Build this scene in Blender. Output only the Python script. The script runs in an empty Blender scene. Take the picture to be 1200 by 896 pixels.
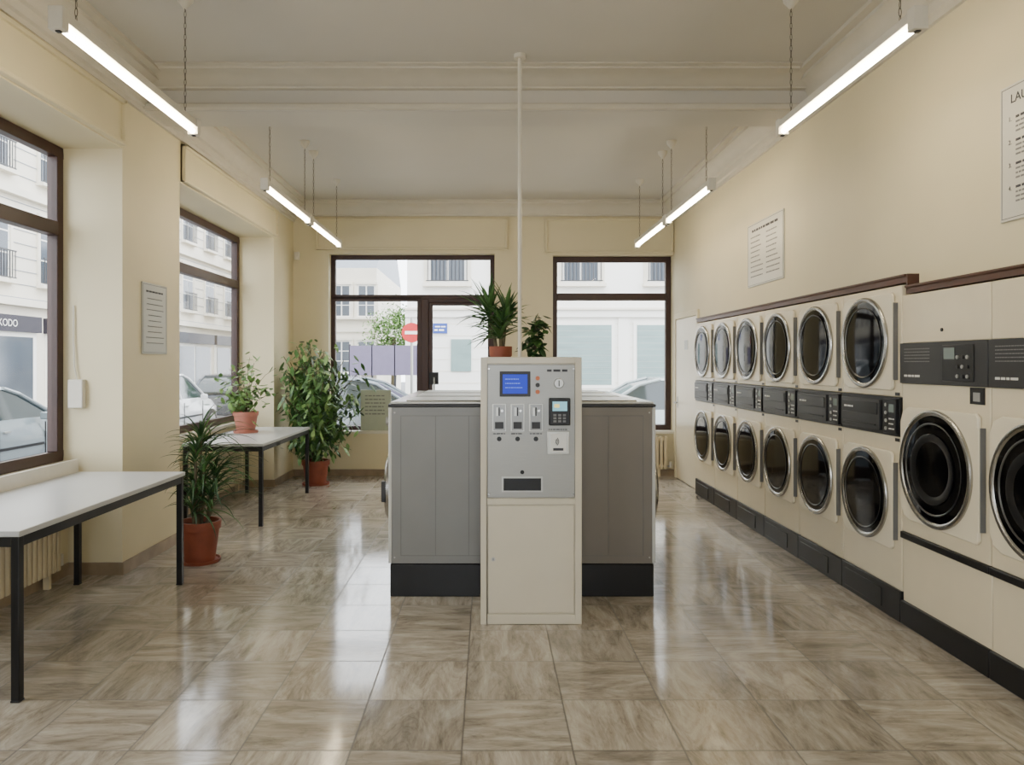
import bpy, bmesh, math, random
from mathutils import Vector, Matrix
random.seed(7)
S=bpy.context.scene
COL=S.collection
# ------------------------------------------------------------------ materials
def lin(c):
    c=c/255.0
    return c/12.92 if c<=0.04045 else ((c+0.055)/1.055)**2.4
def rgb(r,g,b): return (lin(r),lin(g),lin(b),1.0)
MATS={}
def mat(name,col,rough=0.5,metal=0.0,var=0.06,scale=6.0,bump=0.0,coat=0.0,spec=0.5,stretch=(1,1,1)):
    if name in MATS: return MATS[name]
    m=bpy.data.materials.new(name); m.use_nodes=True
    nt=m.node_tree; N=nt.nodes; L=nt.links
    b=N['Principled BSDF']
    b.inputs['Roughness'].default_value=rough
    b.inputs['Metallic'].default_value=metal
    b.inputs['Coat Weight'].default_value=coat
    b.inputs['Specular IOR Level'].default_value=spec
    tc=N.new('ShaderNodeTexCoord'); mp=N.new('ShaderNodeMapping'); mp.inputs['Scale'].default_value=stretch
    L.new(tc.outputs['Object'],mp.inputs['Vector'])
    nz=N.new('ShaderNodeTexNoise'); nz.inputs['Scale'].default_value=scale; nz.inputs['Detail'].default_value=4
    L.new(mp.outputs['Vector'],nz.inputs['Vector'])
    cr=N.new('ShaderNodeValToRGB')
    cr.color_ramp.elements[0].position=0.3; cr.color_ramp.elements[1].position=0.7
    cr.color_ramp.elements[0].color=tuple(max(0,x*(1-var)) for x in col[:3])+(1,)
    cr.color_ramp.elements[1].color=tuple(min(1,x*(1+var)) for x in col[:3])+(1,)
    L.new(nz.outputs['Fac'],cr.inputs['Fac']); L.new(cr.outputs['Color'],b.inputs['Base Color'])
    if bump>0:
        bp=N.new('ShaderNodeBump'); bp.inputs['Strength'].default_value=bump; bp.inputs['Distance'].default_value=0.01
        n2=N.new('ShaderNodeTexNoise'); n2.inputs['Scale'].default_value=scale*8
        L.new(mp.outputs['Vector'],n2.inputs['Vector'])
        L.new(n2.outputs['Fac'],bp.inputs['Height']); L.new(bp.outputs['Normal'],b.inputs['Normal'])
    MATS[name]=m; return m
def emat(name,col,strength):
    m=bpy.data.materials.new(name); m.use_nodes=True
    b=m.node_tree.nodes['Principled BSDF']
    b.inputs['Base Color'].default_value=col
    b.inputs['Emission Color'].default_value=col
    b.inputs['Emission Strength'].default_value=strength
    return m
def glassmat(name,tint=(1,1,1,1),refl=0.05):
    m=bpy.data.materials.new(name); m.use_nodes=True
    nt=m.node_tree; N=nt.nodes; L=nt.links
    N.remove(N['Principled BSDF']); out=N['Material Output']
    t=N.new('ShaderNodeBsdfTransparent'); t.inputs['Color'].default_value=tint
    g=N.new('ShaderNodeBsdfGlossy'); g.inputs['Roughness'].default_value=0.02
    mx=N.new('ShaderNodeMixShader'); fr=N.new('ShaderNodeLayerWeight'); fr.inputs['Blend'].default_value=refl
    L.new(fr.outputs['Fresnel'],mx.inputs[0]); L.new(t.outputs[0],mx.inputs[1]); L.new(g.outputs[0],mx.inputs[2])
    L.new(mx.outputs[0],out.inputs[0]); return m

def floor_material():
    m=bpy.data.materials.new('travertine_tiles'); m.use_nodes=True
    nt=m.node_tree; N=nt.nodes; L=nt.links; b=N['Principled BSDF']
    def M(op,a,bb=None,c=None):
        n=N.new('ShaderNodeMath'); n.operation=op
        for i,v in enumerate((a,bb,c)):
            if v is None: continue
            if isinstance(v,(int,float)): n.inputs[i].default_value=v
            else: L.new(v,n.inputs[i])
        return n.outputs[0]
    g=N.new('ShaderNodeNewGeometry'); sp=N.new('ShaderNodeSeparateXYZ'); L.new(g.outputs['Position'],sp.inputs[0])
    T=0.445
    u=M('DIVIDE',M('ADD',sp.outputs[0],0.105+T*20),T); v=M('DIVIDE',M('ADD',sp.outputs[1],-3.86+T*30),T)
    fu=M('FLOOR',u); fv=M('FLOOR',v); ru=M('FRACT',u); rv=M('FRACT',v)
    par=M('MODULO',M('ADD',fu,fv),2.0)
    cmb=N.new('ShaderNodeCombineXYZ'); L.new(fu,cmb.inputs[0]); L.new(fv,cmb.inputs[1])
    wn=N.new('ShaderNodeTexWhiteNoise'); wn.noise_dimensions='3D'; L.new(cmb.outputs[0],wn.inputs['Vector'])
    flip=M('GREATER_THAN',wn.outputs['Value'],0.88)
    par=M('ABSOLUTE',M('SUBTRACT',par,flip))
    inv=M('SUBTRACT',1.0,par)
    def veins(lo,hi,dist,det,off,rough=0.62):
        sx=M('ADD',M('MULTIPLY',par,hi),M('MULTIPLY',inv,lo)); sy=M('ADD',M('MULTIPLY',par,lo),M('MULTIPLY',inv,hi))
        vx=M('MULTIPLY',sp.outputs[0],sx); vy=M('MULTIPLY',sp.outputs[1],sy)
        cv=N.new('ShaderNodeCombineXYZ'); L.new(vx,cv.inputs[0]); L.new(vy,cv.inputs[1]); L.new(M('ADD',M('MULTIPLY',wn.outputs['Value'],60.0),off),cv.inputs[2])
        nz=N.new('ShaderNodeTexNoise'); nz.inputs['Scale'].default_value=1.0; nz.inputs['Detail'].default_value=det; nz.inputs['Roughness'].default_value=rough; nz.inputs['Distortion'].default_value=dist
        L.new(cv.outputs[0],nz.inputs['Vector']); return nz.outputs['Fac']
    a=veins(2.2,8.0,1.0,10,0.0,0.70)
    c2=veins(4.5,34.0,0.5,6,7.0,0.62)
    vl=veins(1.8,8.0,1.2,7,19.0,0.6)
    line=M('MINIMUM',M('MULTIPLY',M('ABSOLUTE',M('SUBTRACT',vl,0.5)),34.0),1.0)
    fac=M('ADD',M('MULTIPLY',a,0.76),M('MULTIPLY',c2,0.24))
    fac=M('SUBTRACT',fac,M('MULTIPLY',M('SUBTRACT',1.0,line),0.05))
    cr=N.new('ShaderNodeValToRGB'); e=cr.color_ramp.elements
    e[0].position=0.31; e[0].color=rgb(122,112,100)
    e[1].position=0.70; e[1].color=rgb(212,206,195)
    for p,c in ((0.40,rgb(146,137,124)),(0.48,rgb(168,159,146)),(0.57,rgb(188,180,167))):
        x=e.new(p); x.color=c
    L.new(fac,cr.inputs['Fac'])
    tone=M('ADD',M('MULTIPLY',wn.outputs['Value'],0.26),0.78)
    grout=M('MINIMUM',M('MINIMUM',ru,M('SUBTRACT',1.0,ru)),M('MINIMUM',rv,M('SUBTRACT',1.0,rv)))
    gm=M('GREATER_THAN',grout,0.008)
    tone2=M('MULTIPLY',tone,M('ADD',M('MULTIPLY',gm,0.62),0.38))
    mix=N.new('ShaderNodeVectorMath'); mix.operation='SCALE'
    L.new(cr.outputs['Color'],mix.inputs[0]); L.new(tone2,mix.inputs['Scale'])
    L.new(mix.outputs[0],b.inputs['Base Color'])
    n3=N.new('ShaderNodeTexNoise'); n3.inputs['Scale'].default_value=3; L.new(g.outputs['Position'],n3.inputs['Vector'])
    L.new(M('ADD',M('MULTIPLY',n3.outputs['Fac'],0.10),M('ADD',0.06,M('MULTIPLY',M('SUBTRACT',1.0,gm),0.4))),b.inputs['Roughness'])
    b.inputs['Specular IOR Level'].default_value=0.62
    bp=N.new('ShaderNodeBump'); bp.inputs['Strength'].default_value=0.16; bp.inputs['Distance'].default_value=0.002
    n4=N.new('ShaderNodeTexNoise'); n4.inputs['Scale'].default_value=4; L.new(g.outputs['Position'],n4.inputs['Vector'])
    L.new(M('ADD',gm,M('MULTIPLY',n4.outputs['Fac'],1.2)),bp.inputs['Height']); L.new(bp.outputs['Normal'],b.inputs['Normal'])
    return m

WALL=mat('cream_wall_paint',rgb(216,206,174),0.55,var=0.03,scale=1.5,bump=0.05)
CEIL=mat('ceiling_paint',rgb(197,194,187),0.7,var=0.02,scale=1.2)
MOLD=mat('moulding_paint',rgb(202,197,184),0.6,var=0.03)
FLOORM=floor_material()
FRAME=mat('brown_frame_paint',rgb(54,30,25),0.4,var=0.1)
WOOD=mat('dark_brown_wood',rgb(74,42,30),0.4,var=0.2,scale=5,stretch=(1,1,8))
GLASS=glassmat('window_glass')
SILL=mat('sill_paint',rgb(214,209,196),0.4)
BASEB=mat('stone_baseboard',rgb(146,128,104),0.35,var=0.2,scale=8)
RAD=mat('radiator_enamel',rgb(206,192,160),0.4)
CREAM=mat('cream_enamel',rgb(220,209,182),0.32,var=0.02,coat=0.2)
CREAM2=mat('cream_enamel_light',rgb(227,218,194),0.3,var=0.02,coat=0.2)
KCREAM=mat('kiosk_cream_enamel',rgb(202,195,176),0.35,var=0.02,coat=0.15)
BLACK=mat('black_plastic',rgb(20,20,22),0.35,var=0.1,spec=0.35)
DGREY=mat('dark_grey_plastic',rgb(46,46,48),0.4,spec=0.35)
SEAM=mat('dark_seam',rgb(104,104,103),0.6)
CHROME=mat('chrome_steel',rgb(168,167,164),0.25,1.0,var=0.03)
STEEL=mat('brushed_steel',rgb(176,176,172),0.35,0.7,var=0.05,scale=10,stretch=(1,1,30))
DRUMS=mat('drum_steel',rgb(84,84,84),0.3,0.8)
FASC=mat('satin_steel_fascia',rgb(152,152,148),0.36,0.4,var=0.03,scale=10,stretch=(1,1,30))
DARKGL=mat('dark_door_glass',rgb(8,8,10),0.06,var=0.1,spec=0.16)
GREYP=mat('grey_side_panel',rgb(124,124,123),0.42,0.15,var=0.04,scale=3)
GREYB=mat('shaded_grey_side_panel',rgb(118,113,106),0.42,0.15,var=0.04,scale=3)  # grey panels on the shadowed side, shade mixed into the colour
WHITEP=mat('white_enamel',rgb(196,196,192),0.25,coat=0.3,var=0.02)
PLASTIC=mat('white_plastic',rgb(214,210,198),0.4)
TERRA=mat('terracotta',rgb(134,68,46),0.6,var=0.12,scale=9,bump=0.1)
TERRA2=mat('pinkish_terracotta',rgb(168,106,90),0.6,var=0.1,scale=9,bump=0.1)
SOIL=mat('soil',rgb(48,34,24),0.95,var=0.4,scale=40,bump=0.6)
BARK=mat('bark',rgb(92,84,62),0.85,var=0.3,scale=20,bump=0.5)
LEAF1=mat('deep_green_leaf',rgb(48,78,42),0.45,var=0.3,scale=6)
LEAF2=mat('mid_green_leaf',rgb(76,112,58),0.45,var=0.3,scale=6)
LEAF3=mat('light_green_leaf',rgb(118,152,84),0.45,var=0.3,scale=6)
LEAFT=mat('tree_leaf',rgb(104,138,72),0.6,var=0.4,scale=1)
TTOP=mat('table_laminate',rgb(186,188,190),0.28,var=0.03,scale=3)
TFRAME=mat('black_steel_frame',rgb(32,33,36),0.4,0.3)
TUBE=emat('fluorescent_tube_glow',(1.0,0.85,0.60,1),46)
LCD=emat('blue_lcd',(0.01,0.035,0.52,1),0.6)
LCDT=emat('lcd_text',(0.25,0.4,0.95,1),0.5)
GREENLCD=mat('grey_lcd',rgb(120,132,128),0.2)
CARDLCD=emat('card_reader_lcd',(0.22,0.50,0.62,1),0.7)
CARDL2=emat('card_reader_icon',(0.95,0.75,0.25,1),0.7)
INK=mat('dark_ink',rgb(60,60,66),0.7)
GINK=mat('grey_ink',rgb(120,120,120),0.7)
WINK=mat('white_print',rgb(215,215,210),0.6)
SIGNM=mat('sign_board',rgb(206,204,194),0.35,var=0.02)
SIGNG=mat('grey_sign_board',rgb(172,172,163),0.35,var=0.02)
ORANGE=mat('orange_button',rgb(190,100,50),0.4)
CHAINM=mat('chain_metal',rgb(90,84,74),0.4,0.6)

# ------------------------------------------------------------------ mesh builder
class MB:
    def __init__(s): s.v=[];s.f=[];s.m=[];s.mats=[]
    def mi(s,m):
        if m not in s.mats: s.mats.append(m)
        return s.mats.index(m)
    def add(s,vs,fs,m):
        o=len(s.v); s.v+= [tuple(v) for v in vs]; k=s.mi(m)
        for f in fs: s.f.append(tuple(i+o for i in f)); s.m.append(k)
        return s
    def box(s,x0,x1,y0,y1,z0,z1,m):
        vs=[(x0,y0,z0),(x1,y0,z0),(x1,y1,z0),(x0,y1,z0),(x0,y0,z1),(x1,y0,z1),(x1,y1,z1),(x0,y1,z1)]
        return s.add(vs,[(0,3,2,1),(4,5,6,7),(0,1,5,4),(1,2,6,5),(2,3,7,6),(3,0,4,7)],m)
    def rev(s,prof,origin,axis,m,seg=32,sx=1.0,close=False):
        a=Vector(axis).normalized(); o=Vector(origin)
        t=Vector((0,0,1)) if abs(a.z)<0.9 else Vector((1,0,0))
        u=a.cross(t).normalized(); w=a.cross(u)
        vs=[];fs=[]
        for r,h in prof:
            for i in range(seg):
                an=2*math.pi*i/seg
                vs.append(o+a*h+u*(r*math.cos(an)*sx)+w*(r*math.sin(an)))
        n=len(prof)
        for j in range(n-1 if not close else n):
            j2=(j+1)%n
            for i in range(seg):
                i2=(i+1)%seg
                fs.append((j*seg+i,j*seg+i2,j2*seg+i2,j2*seg+i))
        return s.add(vs,fs,m)
    def cyl(s,p0,p1,r,m,seg=16,r1=None):
        p0=Vector(p0);p1=Vector(p1);r1=r if r1 is None else r1
        L=(p1-p0).length
        return s.rev([(1e-5,0),(r,0),(r1,L),(1e-5,L)],p0,p1-p0,m,seg)
    def tube(s,path,r,m,seg=8):
        for a,b in zip(path[:-1],path[1:]): s.cyl(a,b,r,m,seg)
        return s
    def prism(s,poly,axis,a0,a1,m):
        n=len(poly)
        def P(p,a): return (a,p[0],p[1]) if axis=='x' else ((p[0],a,p[1]) if axis=='y' else (p[0],p[1],a))
        vs=[P(p,a0) for p in poly]+[P(p,a1) for p in poly]
        fs=[tuple(range(n)),tuple(range(2*n-1,n-1,-1))]+[(i,(i+1)%n,n+(i+1)%n,n+i) for i in range(n)]
        return s.add(vs,fs,m)
    def obj(s,name,parent=None,loc=(0,0,0),rot=0.0,bevel=0.0,normals=True,**props):
        me=bpy.data.meshes.new(name); me.from_pydata(s.v,[],s.f)
        for m in s.mats: me.materials.append(m)
        me.polygons.foreach_set('material_index',s.m)
        if normals:
            bm=bmesh.new(); bm.from_mesh(me)
            bmesh.ops.remove_doubles(bm,verts=bm.verts,dist=2e-5) if len(bm.verts)<20000 else None
            bmesh.ops.recalc_face_normals(bm,faces=bm.faces); bm.to_mesh(me); bm.free()
        me.polygons.foreach_set('use_smooth',[True]*len(me.polygons))
        me.set_sharp_from_angle(angle=math.radians(32)); me.update()
        o=bpy.data.objects.new(name,me); COL.objects.link(o)
        o.location=loc; o.rotation_euler[2]=rot
        if parent is not None: o.parent=parent
        if bevel>0:
            b=o.modifiers.new('bevel','BEVEL'); b.width=bevel; b.segments=2; b.limit_method='ANGLE'; b.angle_limit=math.radians(40)
        for k,v in props.items(): o[k]=v
        return o
def empty(name,loc,rot=0.0,**props):
    o=bpy.data.objects.new(name,None); COL.objects.link(o); o.location=loc; o.rotation_euler[2]=rot
    o.empty_display_size=0.1
    for k,v in props.items(): o[k]=v
    return o
def copy_tree(top,loc,rot=None,**props):
    def rec(o,par):
        c=o.copy(); COL.objects.link(c); c.parent=par
        for ch in list(o.children): rec(ch,c)
        return c
    kids=list(top.children)
    c=top.copy(); COL.objects.link(c)
    for ch in kids: rec(ch,c)
    c.location=loc
    if rot is not None: c.rotation_euler[2]=rot
    for k,v in props.items(): c[k]=v
    return c
def text(parent,s,size,x,z,y,m,name='lettering',align='LEFT',bold=0.0,**props):
    cu=bpy.data.curves.new('t','FONT'); cu.body=s; cu.size=size; cu.align_x=align; cu.extrude=0.0006; cu.offset=bold
    o=bpy.data.objects.new('t',cu); COL.objects.link(o)
    bpy.context.view_layer.update()
    dg=bpy.context.evaluated_depsgraph_get()
    me=bpy.data.meshes.new_from_object(o.evaluated_get(dg))
    bpy.data.objects.remove(o); 
    for v in me.vertices:
        c=v.co.copy(); v.co=Vector((x+c.x,y-c.z,z+c.y))
    me.materials.clear(); me.materials.append(m)
    ob=bpy.data.objects.new(name,me); COL.objects.link(ob); ob.parent=parent
    for k,v in props.items(): ob[k]=v
    return ob
def dashes(mb,x0,x1,z,h,m,y=-0.0015,seed=1):
    r=random.Random(seed); x=x0
    while x<x1-h:
        w=min(h*r.uniform(1.2,4.5),x1-x); 
        mb.box(x,x+w,y,y+0.0012,z-h/2,z+h/2,m); x+=w+h*0.7
ST=dict(kind='structure')
R90=math.pi/2
CH=3.75
# ------------------------------------------------------------------ room shell
XL,XR,YB=-2.68,2.55,10.2
XO,YO=-3.2,10.44
WP=-3.15; YW=10.39
MB().box(XO,3.4,-3.1,YO,-0.12,0,FLOORM).obj('floor',**ST,label='polished travertine tile floor',category='floor')
MB().box(XO,3.4,-3.1,YO,CH,CH+0.12,CEIL).obj('ceiling',**ST,label='off-white painted ceiling',category='ceiling')
w=MB()
SZ=0.83; HZ=3.12
w.box(XO,XL,-3.1,-2.2,0,CH,WALL).box(XO,XL,1.2,2.2,0,CH,WALL).box(XO,XL,5.44,6.45,0,CH,WALL).box(XO,XL,9.29,YO,0,CH,WALL)
for a,b in ((-2.2,1.2),(2.2,5.44),(6.45,9.29)):
    w.box(XO,XL,a,b,HZ,CH,WALL).box(XO,-3.08,a,b,0,SZ,WALL)
w.obj('wall_left',**ST,label='cream painted wall with deep window recesses',category='wall')
w=MB()
w.box(XL,-2.19,YB,YO,0,CH,WALL).box(-2.19,0.09,YB,YO,3.05,CH,WALL).box(-2.19,-0.93,YB,YO,0,0.61,WALL)
w.box(0.09,0.89,YB,YO,0,CH,WALL).box(0.89,XR,YB,YO,3.03,CH,WALL).box(0.89,XR,YB,YO,0,0.61,WALL)
w.obj('wall_back',**ST,label='cream painted wall with street windows and door',category='wall')
w=MB()
w.box(XR,3.4,-3.1,2.86,0,CH,WALL).box(XR,3.4,2.86,4.43,1.97,CH,WALL).box(XR,3.4,4.43,8.83,2.02,CH,WALL).box(XR,3.4,8.83,YO,0,CH,WALL)
w.box(3.36,3.4,2.86,8.83,0,2.02,WALL)
w.obj('wall_right',**ST,label='cream painted wall above built-in laundry machines',category='wall')
w=MB()
w.box(XO,-1.3,-3.2,-3.1,0,CH,WALL).box(1.3,3.4,-3.2,-3.1,0,CH,WALL).box(-1.3,1.3,-3.2,-3.1,0,0.6,WALL).box(-1.3,1.3,-3.2,-3.1,3.05,CH,WALL)
w.obj('wall_front',**ST,label='cream painted wall with added daylight opening',category='wall')
# cornices
prof=[(0,0),(0,-0.19),(0.03,-0.19),(0.035,-0.165),(0.06,-0.14),(0.075,-0.10),(0.12,-0.06),(0.17,-0.045),(0.175,-0.025),(0.21,-0.02),(0.21,0)]
side=[(0,0),(0,-0.27),(0.025,-0.27),(0.025,-0.235),(0.045,-0.225),(0.05,-0.17),(0.075,-0.16),(0.09,-0.11),(0.13,-0.07),(0.18,-0.055),(0.18,-0.03),(0.24,-0.028),(0.24,0)]
MB().prism([(XL+d,CH+h) for d,h in side],'y',-3.1,YB,MOLD).obj('trim_1',**ST,label='painted plaster crown moulding',category='crown moulding')
MB().prism([(XR-d,CH+h) for d,h in side],'y',-3.1,YB,MOLD).obj('trim_2',**ST,label='painted plaster crown moulding',category='crown moulding')
MB().prism([(YB-d,CH+h) for d,h in prof],'x',XL,XR,MOLD).obj('trim_3',**ST,label='painted plaster crown moulding',category='crown moulding')
BZ=3.50
MB().box(XL-0.02,XR+0.02,5.74,6.14,BZ,CH,CEIL).obj('trim_4',bevel=0.008,**ST,label='slim white ceiling beam with stepped moulding',category='ceiling beam')
MB().prism([(5.71,BZ+0.015),(5.72,BZ+0.004),(5.75,BZ+0.004),(5.75,BZ+0.055),(5.72,BZ+0.05),(5.71,BZ+0.04)],'x',XL-0.02,XR+0.02,MOLD).obj('trim_17',**ST,label='painted beam edge moulding',category='moulding')
MB().prism([(5.74-d*1.5,CH+h*0.5) for d,h in prof],'x',XL,XR,MOLD).obj('trim_15',**ST,label='painted plaster crown moulding',category='crown moulding')
MB().prism([(6.14+d*0.8,CH+h*0.6) for d,h in prof],'x',XL,XR,MOLD).obj('trim_16',**ST,label='painted plaster crown moulding',category='crown moulding')
def panel(n,axis,a0,a1,z0,z1,pos,sgn):
    p=MB()
    def bx(a,b_,c,d,t):
        lo,hi=sorted((pos,pos+sgn*t))
        if axis=='y': p.box(lo,hi,a,b_,c,d,WALL)
        else: p.box(a,b_,lo,hi,c,d,WALL)
    bx(a0,a1,z0,z1,0.02)
    for q in ((a0,a1,z1-0.03,z1),(a0,a1,z0,z0+0.03),(a0,a0+0.03,z0,z1),(a1-0.03,a1,z0,z1)): bx(*q,0.045)
    p.obj('trim_%d'%n,bevel=0.006,**ST,label='cream raised shutter box panel',category='wall panel')
panel(5,'y',2.15,5.42,3.13,3.46,XL,1)
panel(6,'y',6.47,9.35,3.13,3.46,XL,1)
panel(7,'x',-2.36,0.27,3.10,3.53,YB,-1)
panel(8,'x',0.78,XR-0.01,3.06,3.53,YB,-1)
# brown wood trim on machines
MB().prism([(2.480,2.028),(2.56,2.028),(2.56,2.078),(2.470,2.078),(2.470,2.068),(2.480,2.060)],'y',4.405,8.83,WOOD).obj('trim_9',**ST,label='slim dark brown wooden moulding',category='wood trim')
MB().prism([(2.480,1.960),(2.56,1.960),(2.56,2.008),(2.470,2.008),(2.470,1.998),(2.480,1.990)],'y',2.86,4.405,WOOD).box(2.480,2.56,4.39,4.405,1.98,2.078,WOOD).obj('trim_10',**ST,label='slim dark brown wooden moulding',category='wood trim')
# baseboards
bb=MB()
bb.box(XL,XL+0.015,5.44,6.45,0,0.09,BASEB).box(-3.08,XL+0.015,5.425,5.44,0,0.09,BASEB).box(-3.08,-3.065,2.2,5.425,0,0.09,BASEB)
bb.box(XL,XL+0.015,9.29,YB,0,0.09,BASEB).box(-3.08,-3.065,6.45,9.27,0,0.09,BASEB).box(-3.08,XL+0.015,9.275,9.29,0,0.09,BASEB)
bb.obj('baseboard_left',**ST,label='brown stone baseboard',category='baseboard')
MB().box(XL+0.015,-0.93,YB-0.015,YB,0,0.09,BASEB).box(0.09,XR,YB-0.015,YB,0,0.09,BASEB).obj('baseboard_back',**ST,label='brown stone baseboard',category='baseboard')
MB().box(XR-0.015,XR,-3.1,2.86,0,0.09,BASEB).obj('baseboard_right',**ST,label='brown stone baseboard',category='baseboard')
# windows
def window(n,x_axis,a0,a1,z0,z1,pos,ztr,label,F=0.075):
    e=empty('window_%d'%n,((a0+a1)/2 if x_axis else pos, pos if x_axis else (a0+a1)/2, z0),kind='structure',label=label,category='window')
    hw=(a1-a0)/2; H=z1-z0
    f=MB(); g=MB()
    def bx(mb,a,b_,c,d,t,m):
        if x_axis: mb.box(a,b_,-t,t,c,d,m)
        else: mb.box(-t,t,a,b_,c,d,m)
    bx(f,-hw,hw,0,F,0.04,FRAME);bx(f,-hw,hw,H-F,H,0.04,FRAME);bx(f,-hw,-hw+F,F,H-F,0.04,FRAME);bx(f,hw-F,hw,F,H-F,0.04,FRAME)
    if ztr: bx(f,-hw+F,hw-F,ztr-z0-0.05,ztr-z0+0.05,0.045,FRAME)
    bx(g,-hw+F*0.5,hw-F*0.5,F*0.5,H-F*0.5,0.004,GLASS)
    f.obj('window_frame',e,bevel=0.006); g.obj('window_glass',e)
    return e
window(1,False,2.2,5.44,SZ,HZ,WP,2.52,'added unseen brown framed window to brighten camera side')
window(2,False,6.45,9.29,SZ,HZ,WP,2.52,'added unseen brown framed window to brighten camera side')
window(3,True,-2.19,-0.93,0.61,2.47,YW,None,'brown framed shop window beside the entrance door',0.06)
window(4,True,0.89,XR,0.61,3.03,YW,2.47,'brown framed shop window above radiator')
window(5,True,-2.19,0.09,2.44,3.05,YW,None,'wide brown framed transom window above door',0.06)
window(6,False,-2.2,1.2,SZ,HZ,WP,2.52,'added unseen brown framed window to brighten camera side')  # out-of-view window added to bring daylight to the camera side
window(7,True,-1.3,1.3,0.6,3.05,-3.15,2.47,'added wide brown framed window behind camera to light kiosk')  # unseen window behind the camera, added so daylight reaches the kiosk front
# sills
MB().box(XO,-3.02,2.2,5.44,SZ-0.035,SZ+0.005,SILL).obj('trim_11',**ST,label='white window sill',category='window sill')
MB().box(XO,-3.02,6.45,9.29,SZ-0.035,SZ+0.005,SILL).obj('trim_12',**ST,label='white window sill',category='window sill')
MB().box(-2.19,-0.93,YB-0.03,10.38,0.58,0.615,SILL).obj('trim_13',**ST,label='cream window sill',category='window sill')
MB().box(0.89,XR,YB-0.03,10.38,0.58,0.615,SILL).obj('trim_14',**ST,label='cream window sill',category='window sill')
# entrance door
d=empty('door_1',(-0.42,YW,0),kind='structure',label='brown framed glass entrance door to the street',category='door')
f=MB()
f.box(-0.51,-0.41,-0.045,0.045,0,2.44,FRAME).box(0.46,0.51,-0.045,0.045,0,2.44,FRAME).box(-0.41,0.46,-0.045,0.045,2.39,2.44,FRAME)
f.obj('door_frame',d,bevel=0.006)
f=MB(); f.box(-0.41,-0.36,-0.03,0.03,0.02,2.39,FRAME).box(0.42,0.46,-0.03,0.03,0.02,2.39,FRAME).box(-0.36,0.42,-0.03,0.03,2.35,2.39,FRAME).box(-0.36,0.42,-0.03,0.03,0.02,0.3,FRAME)
f.obj('door_leaf',d,bevel=0.005)
MB().box(-0.36,0.42,-0.004,0.004,0.3,2.35,GLASS).obj('door_glass',d)
MB().box(-0.40,-0.27,-0.06,-0.03,1.25,1.42,BLACK).cyl((-0.33,-0.09,1.05),(-0.33,-0.09,1.35),0.012,STEEL).obj('door_handle',d)
# side door in right wall
d=empty('door_2',(XR,9.52,0),-R90,kind='structure',label='cream painted flush service door',category='door')
MB().box(-0.56,-0.50,-0.025,0.0,0,2.2,WALL).box(0.50,0.56,-0.025,0,0,2.2,WALL).box(-0.5,0.5,-0.025,0,2.13,2.2,WALL).obj('door_frame',d,bevel=0.005)
MB().box(-0.495,0.495,-0.015,0,0.01,2.125,CREAM).obj('door_leaf',d,bevel=0.004)
MB().cyl((-0.42,-0.05,1.02),(-0.42,-0.015,1.02),0.01,STEEL).box(-0.43,-0.32,-0.062,-0.05,1.01,1.03,STEEL).box(-0.445,-0.395,-0.02,-0.015,0.95,1.1,STEEL).obj('door_handle',d)
MB().box(-0.06,0.10,-0.018,-0.015,1.72,1.84,SIGNG).obj('door_sign',d,label='small grey door plate')

# ------------------------------------------------------------------ lamps
def lamp(loc):
    e=empty('fluorescent_lamp',loc,label='hanging fluorescent tube lamp on chains',category='lamp',group='hanging fluorescent tube lamps')
    L=1.5
    h=MB(); h.prism([(-0.030,0.020),(-0.022,0.068),(0.022,0.068),(0.030,0.020)],'y',-L/2+0.03,L/2-0.03,PLASTIC)
    h.obj('lamp_housing',e,bevel=0.004)
    for s in (-1,1):
        y0,y1=sorted((s*(L/2-0.05),s*L/2))
        MB().box(-0.032,0.032,y0,y1,-0.024,0.074,PLASTIC).box(-0.012,0.012,s*(L/2-0.028)-0.012,s*(L/2-0.028)+0.012,-0.030,-0.022,DGREY).obj('end_cap',e,bevel=0.008)
    MB().cyl((0,-L/2+0.05,-0.002),(0,L/2-0.05,-0.002),0.0165,TUBE,16).obj('fluorescent_tube',e,label='glowing warm white tube')
    top=CH-loc[2]
    for s in (-1,1):
        y=s*(L/2-0.16); c=MB(); z=0.066; k=0
        while z<top-0.09:
            path=[]
            for i in range(9):
                a=2*math.pi*i/8; px=0.006*math.cos(a); pz=0.020*math.sin(a)
                path.append((px if k%2 else 0, y+(0 if k%2 else px), z+0.018+pz))
            c.tube(path,0.0017,CHAINM,5); z+=0.034; k+=1
        c.cyl((0,y,z),(0,y,top-0.05),0.003,CHAINM,6)
        c.obj('chain',e,normals=False)
        MB().rev([(1e-5,-0.075),(0.012,-0.075),(0.02,-0.06),(0.045,-0.03),(0.05,-0.0),(1e-5,0)],(0,y,top),(0,0,1),PLASTIC,20).obj('ceiling_canopy',e)
    return e
LX,LZ=1.82,2.98
l0=lamp((-LX,3.87,LZ))
for x,y in ((-LX,6.78),(-LX,8.33),(LX,3.87),(LX,6.78),(LX,8.33),(-LX,0.6),(LX,0.6)): copy_tree(l0,(x,y,LZ))  # last pair is out of view, added to brighten the camera side

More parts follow.
